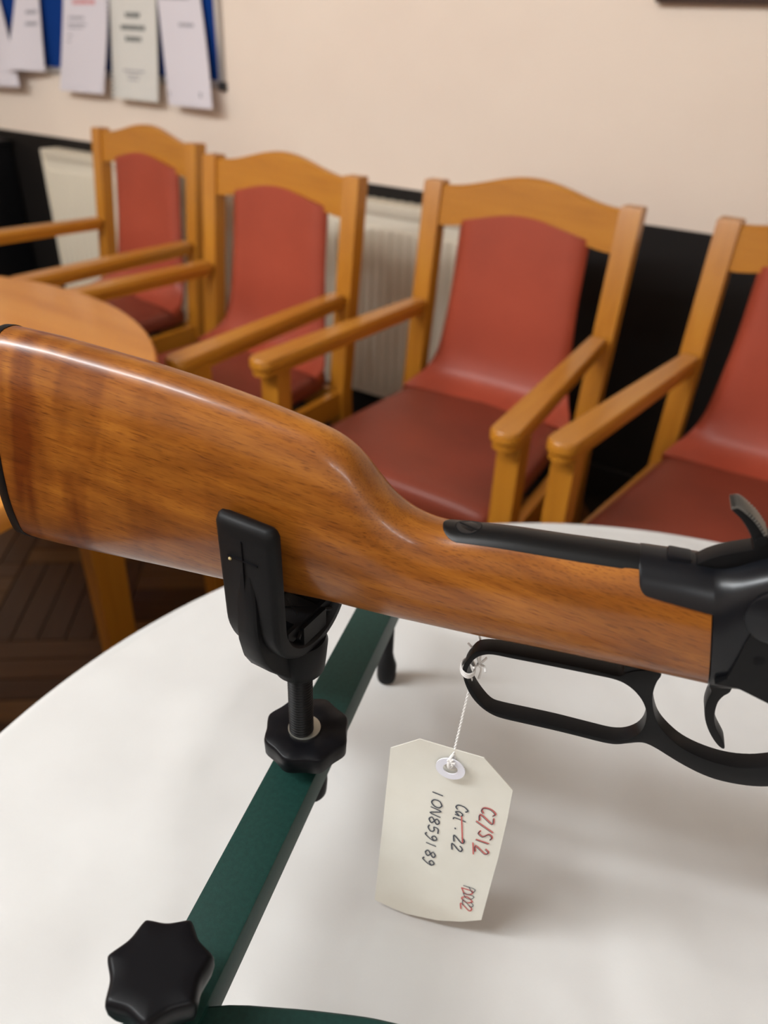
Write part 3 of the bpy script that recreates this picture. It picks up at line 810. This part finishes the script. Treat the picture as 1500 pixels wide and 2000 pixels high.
# main body
rtop = [gp(1352, 1106, -.017), gp(1470, 1119, -.0185), gp(1560, 1125, -.019)]
rbot = [gp(1386, 1337, -.018), gp(1440, 1347, -.018), gp(1500, 1376, -.018), gp(1560, 1412, -.018)]
bm = bmesh.new(); rings = []
for x, k in [(0, 0), (.0006, 1)]+[(xx, 2) for xx in np.linspace(.004, .125, 40)]:
    zc0, h0, wd0, n0 = sec_at(0)
    f_ = min(1, x/.03); f_ = f_*f_*(3-2*f_)
    g_ = min(1, x/.022); g_ = g_*g_*(3-2*g_)
    zt1 = float(np.interp(min(x, .06), [r_[0] for r_ in rtop], [r_[1] for r_ in rtop]))+.001
    zt_ = (zc0+h0+.0011)*(1-f_)+zt1*f_; rings_top = zt_
    zb1 = max(float(np.interp(x, [r_[0] for r_ in rbot], [r_[1] for r_ in rbot])), rbot[-1][1])
    zb_ = (zc0-h0-.0011)*(1-g_)+zb1*g_
    wd = wd0+.0011+.0011*f_; n = n0+(5.5-n0)*f_
    zc, h = (zt_+zb_)/2, (zt_-zb_)/2
    pts = []
    for i in range(72):
        a = 2*math.pi*i/72; ca, sa = math.cos(a), math.sin(a)
        pts.append((x, wd*math.copysign(abs(ca)**(2/n), ca), zc+h*math.copysign(abs(sa)**(2/n), sa)))
    rings.append([lean(p) for p in pts])
loft(bm, rings); body = mesh_obj('action_body', bm, 'blued_steel', rec, angle=50)
RW = sec_at(0)[2]+.0022
# raised loading gate boss, side screw
gx, gz, _ = gp(1523, 1208, -RW)
bm = bmesh.new()
rr = []
for r_, y in ((.0128, .0005), (.0128, -.0008), (.0118, -.0014), (.003, -.0016)):
    rr.append([(gx+r_*math.cos(a), -RW+y, gz+r_*math.sin(a)) for a in [2*math.pi*k/40 for k in range(40)]])
loft(bm, rr); mesh_obj('loading_gate', bm, 'blued_steel', rec, angle=40)
px_, pz_, _ = gp(1481, 1289, -RW)
bm = bmesh.new(); rr = []
for r_, y in ((.0036, .0008), (.0036, -.0002), (.0030, -.0003), (.0029, -.0001), (.0024, -.0004), (.0003, -.0004)):
    rr.append([(px_+r_*math.cos(a), -RW+y, pz_+r_*math.sin(a)) for a in [2*math.pi*k/32 for k in range(32)]])
loft(bm, rr); mesh_obj('side_pin', bm, 'blued_steel', rec, angle=25)
# lower side panel standing slightly proud
pl = [gp(*q, -RW) for q in ((1475, 1222), (1420, 1325), (1396, 1335), (1440, 1343), (1500, 1373), (1560, 1405), (1560, 1230), (1500, 1232))]
bm = plate([(p[0], p[1]) for p in pl], [], -RW-.0004, -RW+.004); mesh_obj('side_panel', bm, 'matte_black_steel', rec, smooth=False)

# lever
def crop1(x, y): return 890+x*.27333, 1220+y*.27333
def crop2(x, y): return 1220+x*.19, 1180+y*.19
LT = .0095; yn = -LT/2
outer_px = [crop1(*q) for q in ((47, 330), (58, 400), (88, 475), (130, 540), (190, 600), (265, 648), (350, 677), (520, 716), (700, 757), (860, 796), (1000, 832), (1080, 850), (1150, 858), (1220, 852))]
outer_px += [crop2(*q) for q in ((150, 1425), (230, 1440), (330, 1490), (450, 1565), (600, 1655), (800, 1755), (1000, 1822), (1250, 1868), (1474, 1878), (1650, 1850), (1850, 1760), (2000, 1600), (2080, 1420), (2100, 1200))]
outer_px += [crop2(*q) for q in ((1980, 1180), (1960, 1360), (1880, 1500), (1760, 1600), (1620, 1655), (1474, 1677), (1300, 1688), (1100, 1670), (900, 1620), (700, 1540), (550, 1450), (420, 1330), (340, 1220), (300, 1100), (287, 980), (300, 890), (335, 800), (378, 735))]
outer_px += [crop1(*q) for q in ((1440, 330), (1300, 330), (1210, 350), (1160, 368), (1030, 338), (860, 302), (700, 270), (550, 242), (400, 214), (270, 190), (190, 187), (130, 202), (85, 248), (57, 290))]
inner_px = [crop1(*q) for q in ((78, 345), (84, 400), (112, 455), (160, 530), (230, 607), (310, 638), (500, 680), (700, 725), (860, 766), (1000, 802), (1060, 817), (1130, 829), (1210, 826), (1290, 795), (1340, 740), (1362, 660), (1355, 600), (1325, 535), (1270, 470), (1200, 420), (1120, 390), (1000, 364), (850, 333), (700, 303), (550, 273), (400, 244), (270, 218), (200, 220), (145, 242), (102, 288))]
op = [gp(*q, yn)[:2] for q in outer_px]; ip = [gp(*q, yn)[:2] for q in inner_px]
bm = plate(smooth_poly(op, 3), [smooth_poly(ip, 3)], yn, -yn, .0006)
mesh_obj('lever', bm, 'matte_black_steel', GUN, angle=35)
# lever pivot block joining the strap to the action
b0 = gp(*crop1(1180, 372), 0); b1 = gp(*crop1(1432, 372), -.004)
mesh_obj('lever_link', box((b0[0], -.0042, b1[1]-.001), (b1[0]-.0005, .0042, sec_at(-.03)[0]-sec_at(-.03)[1]+.004)), 'matte_black_steel', GUN, smooth=False)
# trigger
yt = -.0035
tr_px = [crop2(*q) for q in ((850, 700), (862, 830), (888, 900), (852, 980), (822, 1080), (828, 1200), (868, 1320), (928, 1420), (985, 1480), (1028, 1490), (1022, 1435), (990, 1370), (945, 1280), (926, 1190), (934, 1100), (965, 1010), (1020, 950), (1090, 905), (1120, 800), (1100, 700))]
bm = plate(smooth_poly([gp(*q, yt)[:2] for q in tr_px], 3), [], yt, -yt+.002, .0008); mesh_obj('trigger', bm, 'matte_black_steel', GUN, angle=35)
# hammer
def crop3(x, y): return 1200+x*.2, 950+y*.2
yh = -.0048
hm_px = [crop3(*q) for q in ((755, 800), (850, 742), (950, 700), (1100, 660), (1250, 636), (1350, 620), (1360, 585), (1340, 510), (1300, 420), (1240, 330), (1180, 270), (1140, 225), (1158, 203), (1205, 196), (1250, 216), (1305, 258), (1380, 330), (1440, 410), (1490, 490), (1580, 570), (1680, 640), (1680, 900), (1350, 900), (900, 860))]
bm = plate(smooth_poly([gp(*q, yh)[:2] for q in hm_px], 2), [], yh, -yh, .0006); ham = mesh_obj('hammer', bm, 'matte_black_steel', GUN, angle=35)
# serrations across the spur
sp = smooth_poly([gp(*crop3(*q), yh)[:2] for q in ((1150, 206), (1205, 196), (1250, 216), (1305, 258), (1380, 330), (1440, 410), (1490, 490))], 6, False)
bm = bmesh.new()
for i in range(0, len(sp)-1, 2):
    p = np.array(sp[i]); q = np.array(sp[i+1]); d = (q-p)/np.linalg.norm(q-p); nz = np.array((-d[1], d[0])); 
    if nz[1] < 0: nz = -nz
    a_, b_, c_ = p-d*.0006-nz*.0008, p+d*.0006-nz*.0008, p+nz*.0008
    loft(bm, [[(k[0], yy, k[1]) for k in (a_, b_, c_)] for yy in (yh-.0002, -yh+.0002)])
mesh_obj('spur_serration', bm, 'worn_steel', ham, smooth=False)
hx, hz, _ = gp(*crop3(1432, 535), yh)
bm = bmesh.new(); lathe(bm, [(.0021, -.0004), (.0021, .0006)], 20)
bmesh.ops.transform(bm, matrix=Matrix.Translation((hx, yh, hz)) @ Matrix.Rotation(R(90), 4, 'X'), verts=bm.verts)
mesh_obj('hammer_hole', bm, 'black_rubber', ham)
# bolt end showing in the slot between tang and hammer
e0 = gp(1300, 1090, 0); e1 = gp(1338, 1096, 0)
bm = box((e0[0], -.0045, e0[1]-.01), (e1[0]+.002, .0045, top_surface(-.02, 0)+.0028), .0012); mesh_obj('bolt_end', bm, 'worn_steel' if False else 'blued_steel', rec)
# fore-end, barrel, magazine beyond the picture's edge
bz0 = rings_top-.012
def rod_part(name, x0, x1, z, r, material, drop=-.145, sy=1):
    bm = bmesh.new(); tube(bm, [(x0, 0, z), (x0+(x1-x0)*.5, 0, z+drop*(x1-x0)*.5), (x1, 0, z+drop*(x1-x0))], r, 24); return mesh_obj(name, bm, material, GUN)
rod_part('barrel', .12, .56, bz0-.004, .0085, 'blued_steel'); rod_part('magazine_tube', .12, .52, bz0-.026, .0085, 'blued_steel')
rod_part('fore_end', .125, .33, bz0-.019, .020, 'stock_walnut')

# ================================================================== TAG on a string tied to the lever
TYY = -.012
T0 = gp(880, 1500, TYY)
TAG = empty('price_tag', tuple(ROD+G*(ox+T0[0])+NN*TYY+np.array((0, 0, T0[1]+oz-ROD[2]))), ROT)
tag(TAG, 'cream card tag with handwriting hanging by white string from the lever', 'tag')
tyaw = 0
def tg(u, v): x, z, _ = gp(u, v, TYY); return np.array((x-T0[0], z-T0[1]))
card = [tg(*q) for q in ((760, 1468), (818, 1450), (944, 1487), (1000, 1551), (990, 1604), (973, 1676), (958, 1728), (943, 1783), (905, 1784), (860, 1780), (800, 1767), (770, 1756), (737, 1742), (744, 1650), (752, 1555))]
def curl(x, z): return .0025*math.sin((z+.06)*22)-.6*max(0, -.06-z)**2+.4*x*x
tag_hole = [(.0041*math.cos(a), .0040*math.sin(a)) for a in [2*math.pi*k/24 for k in range(24)]]
def card_mesh(outer, holes, y0, y1):
    bm = plate(outer, holes, y0, y1)
    for k in range(-9, 12):
        bmesh.ops.bisect_plane(bm, geom=bm.verts[:]+bm.edges[:]+bm.faces[:], plane_co=(k*.005, 0, 0), plane_no=(1, 0, 0))
    for k in range(-32, 4):
        bmesh.ops.bisect_plane(bm, geom=bm.verts[:]+bm.edges[:]+bm.faces[:], plane_co=(0, 0, k*.005), plane_no=(0, 0, 1))
    bmesh.ops.triangulate(bm, faces=bm.faces)
    for v in bm.verts: v.co.y += curl(v.co.x, v.co.z)
    return bm
mesh_obj('card', card_mesh(card, [tag_hole], -.0003, .0003), 'tag_card', TAG, angle=30)
ringo = [(.0082*math.cos(a), .0080*math.sin(a)) for a in [2*math.pi*k/32 for k in range(32)]]
mesh_obj('reinforcing_ring', plate(ringo, [tag_hole], -.0008, -.0002), 'tag_ring', TAG)
# handwriting: strokes in letter space, written down the card with letter tops to the right
GL = {'1': [[(.35, .95), (.35, 0)]], '0': [[(.5, 1), (.1, .75), (.1, .25), (.5, 0), (.85, .3), (.85, .75), (.5, 1)]],
      'N': [[(.05, 0), (.15, 1), (.75, 0), (.85, 1)]], '8': [[(.5, .52), (.15, .75), (.5, 1), (.8, .78), (.5, .52), (.15, .25), (.5, 0), (.85, .25), (.5, .52)]],
      '5': [[(.8, 1), (.25, .95), (.2, .55), (.6, .6), (.85, .3), (.5, 0), (.15, .1)]], '9': [[(.8, .75), (.5, 1), (.2, .75), (.5, .5), (.8, .75), (.7, .3), (.4, -.15), (.15, -.05)]],
      'C': [[(.85, .85), (.5, 1), (.12, .6), (.2, .15), (.6, 0), (.9, .15)]], 'a': [[(.8, .5), (.4, .6), (.15, .3), (.4, 0), (.78, .35), (.8, 0)]], 'l': [[(.3, 1), (.3, .1), (.6, 0)]],
      '.': [[(.3, .02), (.4, .06)]], '2': [[(.15, .75), (.45, 1), (.8, .75), (.15, 0), (.9, .03)]], 'Z': [[(.1, 1), (.85, .95), (.1, .05), (.9, .03)]], '/': [[(.85, 1.1), (.1, -.2)]], 'S': [[(.85, .9), (.45, 1), (.2, .75), (.75, .35), (.5, 0), (.1, .1)]],
      'D': [[(.2, 0), (.2, 1), (.7, .8), (.8, .3), (.2, 0)]], 'P': [[(.2, -.1), (.2, 1), (.8, .8), (.2, .45)]], 'O': [[(.5, 1), (.1, .5), (.5, 0), (.9, .5), (.5, 1)]], '-': [[(.1, .5), (.9, .4)]], ' ': []}
def write(name, text, p0, p1, size, material, wd=.00035, lift=.0007, shift=(0, 0)):
    """p0,p1: pixel of the first and last baseline point (text runs from p0 to p1)."""
    a, b = tg(*p0)+np.array(shift), tg(*p1)+np.array(shift); d = (b-a); Ln = np.linalg.norm(d); d /= Ln; up = np.array((-d[1], d[0]))
    adv = Ln/len(text); bm = bmesh.new(); rnd = random.Random(len(text)*13+int(size*1e5))
    for i, ch in enumerate(text):
        o_ = a+d*adv*i+up*rnd.uniform(-.0006, .0006)
        for st in GL[ch]:
            pts = smooth_poly([o_+d*(q[0]+.12*q[1])*adv*.95+up*q[1]*size for q in st], 4, False)
            for p, q in zip(pts, pts[1:]):
                e = (q-p); ln = np.linalg.norm(e)
                if ln < 1e-7: continue
                e /= ln; pr = np.array((-e[1], e[0]))*wd
                vs = []
                for k in (p+pr-e*wd*.5, q+pr+e*wd*.5, q-pr+e*wd*.5, p-pr-e*wd*.5): vs.append(bm.verts.new((k[0], curl(k[0], k[1])-lift, k[1])))
                bm.faces.new(vs)
    return mesh_obj(name, bm, material, TAG, smooth=False)
write('handwriting', '10N859189', (847, 1545), (828, 1680), .0062, 'ink_grey', .00042)
write('handwriting', 'Cal', (893, 1572), (884, 1605), .0070, 'ink_grey', .00042)
write('handwriting', '.22', (888, 1612), (884, 1658), .0062, 'ink_grey', .00045)
write('handwriting', '-', (895, 1585), (900, 1650), .0030, 'ink_red', .00040)
write('handwriting', 'CZ/S12', (942, 1577), (928, 1662), .0078, 'ink_red', .00045)
write('handwriting', 'CZ/S12', (942, 1577), (928, 1662), .0078, 'ink_grey', .00022, .00085, (-.0004, -.0006))
write('handwriting', '-', (921, 1640), (923, 1668), .0015, 'ink_red', .0004)
write('handwriting', 'DO2', (905, 1722), (902, 1762), .0068, 'ink_red', .00042)
write('handwriting', 'PD2', (908, 1718), (905, 1755), .0064, 'ink_grey', .00026, .00085)
# string: twisted from the ring up to the lever, wound round its rear bend, loose ends
w0 = gp(905, 1306, yn); 
def rel(u, v, y): x, z, _ = gp(u, v, y); return np.array((x-T0[0], y-TYY, z-T0[1]))
bm = bmesh.new()
A0 = np.array((.0, curl(0, 0)-.0012, .0042)); A1 = rel(921, 1325, 0.0)
for ph in (0, math.pi):
    pts = []
    for i in range(60):
        f_ = i/59; p = A0*(1-f_)+A1*f_
        pts.append((p[0]+.00038*math.cos(f_*70+ph), p[1]+.00038*math.sin(f_*70+ph), p[2]))
    tube(bm, pts, .00042, 6)
mesh_obj('string', bm, 'string_cotton', TAG)
bm = bmesh.new()
pts = [(0.0012*math.sin(a), .0022*math.sin(a+.6), .0052+.0036*math.cos(a)) for a in np.linspace(0, 2*math.pi, 20)]
tube(bm, pts, .0008, 6)
for k in range(5):
    a = k*1.3; tube(bm, [(0, -.0012, .0062), (.0024*math.cos(a), -.0016, .0062+.0024*math.sin(a))], .0007, 5)
mesh_obj('string_loop', bm, 'string_cotton', TAG)
cL = rel(914, 1305, 0)
bm = bmesh.new()
for k in range(3):
    pts = []
    for a in np.linspace(0, 2*math.pi, 25):
        pts.append((cL[0]+.0036*math.cos(a), cL[1]+.0056*math.sin(a), cL[2]+.0012-.0011*k-.0012*math.cos(a)))
    tube(bm, pts, .00055, 6)
mesh_obj('string_winding', bm, 'string_cotton', TAG)
bm = bmesh.new()
kn = rel(936, 1298, .002)
for q in (rel(948, 1313, -.003), rel(914, 1256, .004), rel(936, 1240, .008), rel(935, 1325, .003), rel(950, 1285, .006)):
    mid = (kn+q)/2+np.array((.001, 0, .0015)); tube(bm, smooth_poly([kn, mid, q], 5, False), .0006, 6)
bmesh.ops.create_uvsphere(bm, u_segments=10, v_segments=6, radius=.0014, matrix=Matrix.Translation(tuple(kn)))
tube(bm, [kn, rel(925, 1304, -.004)], .0006, 6)
mesh_obj('string_knot', bm, 'string_cotton', TAG)
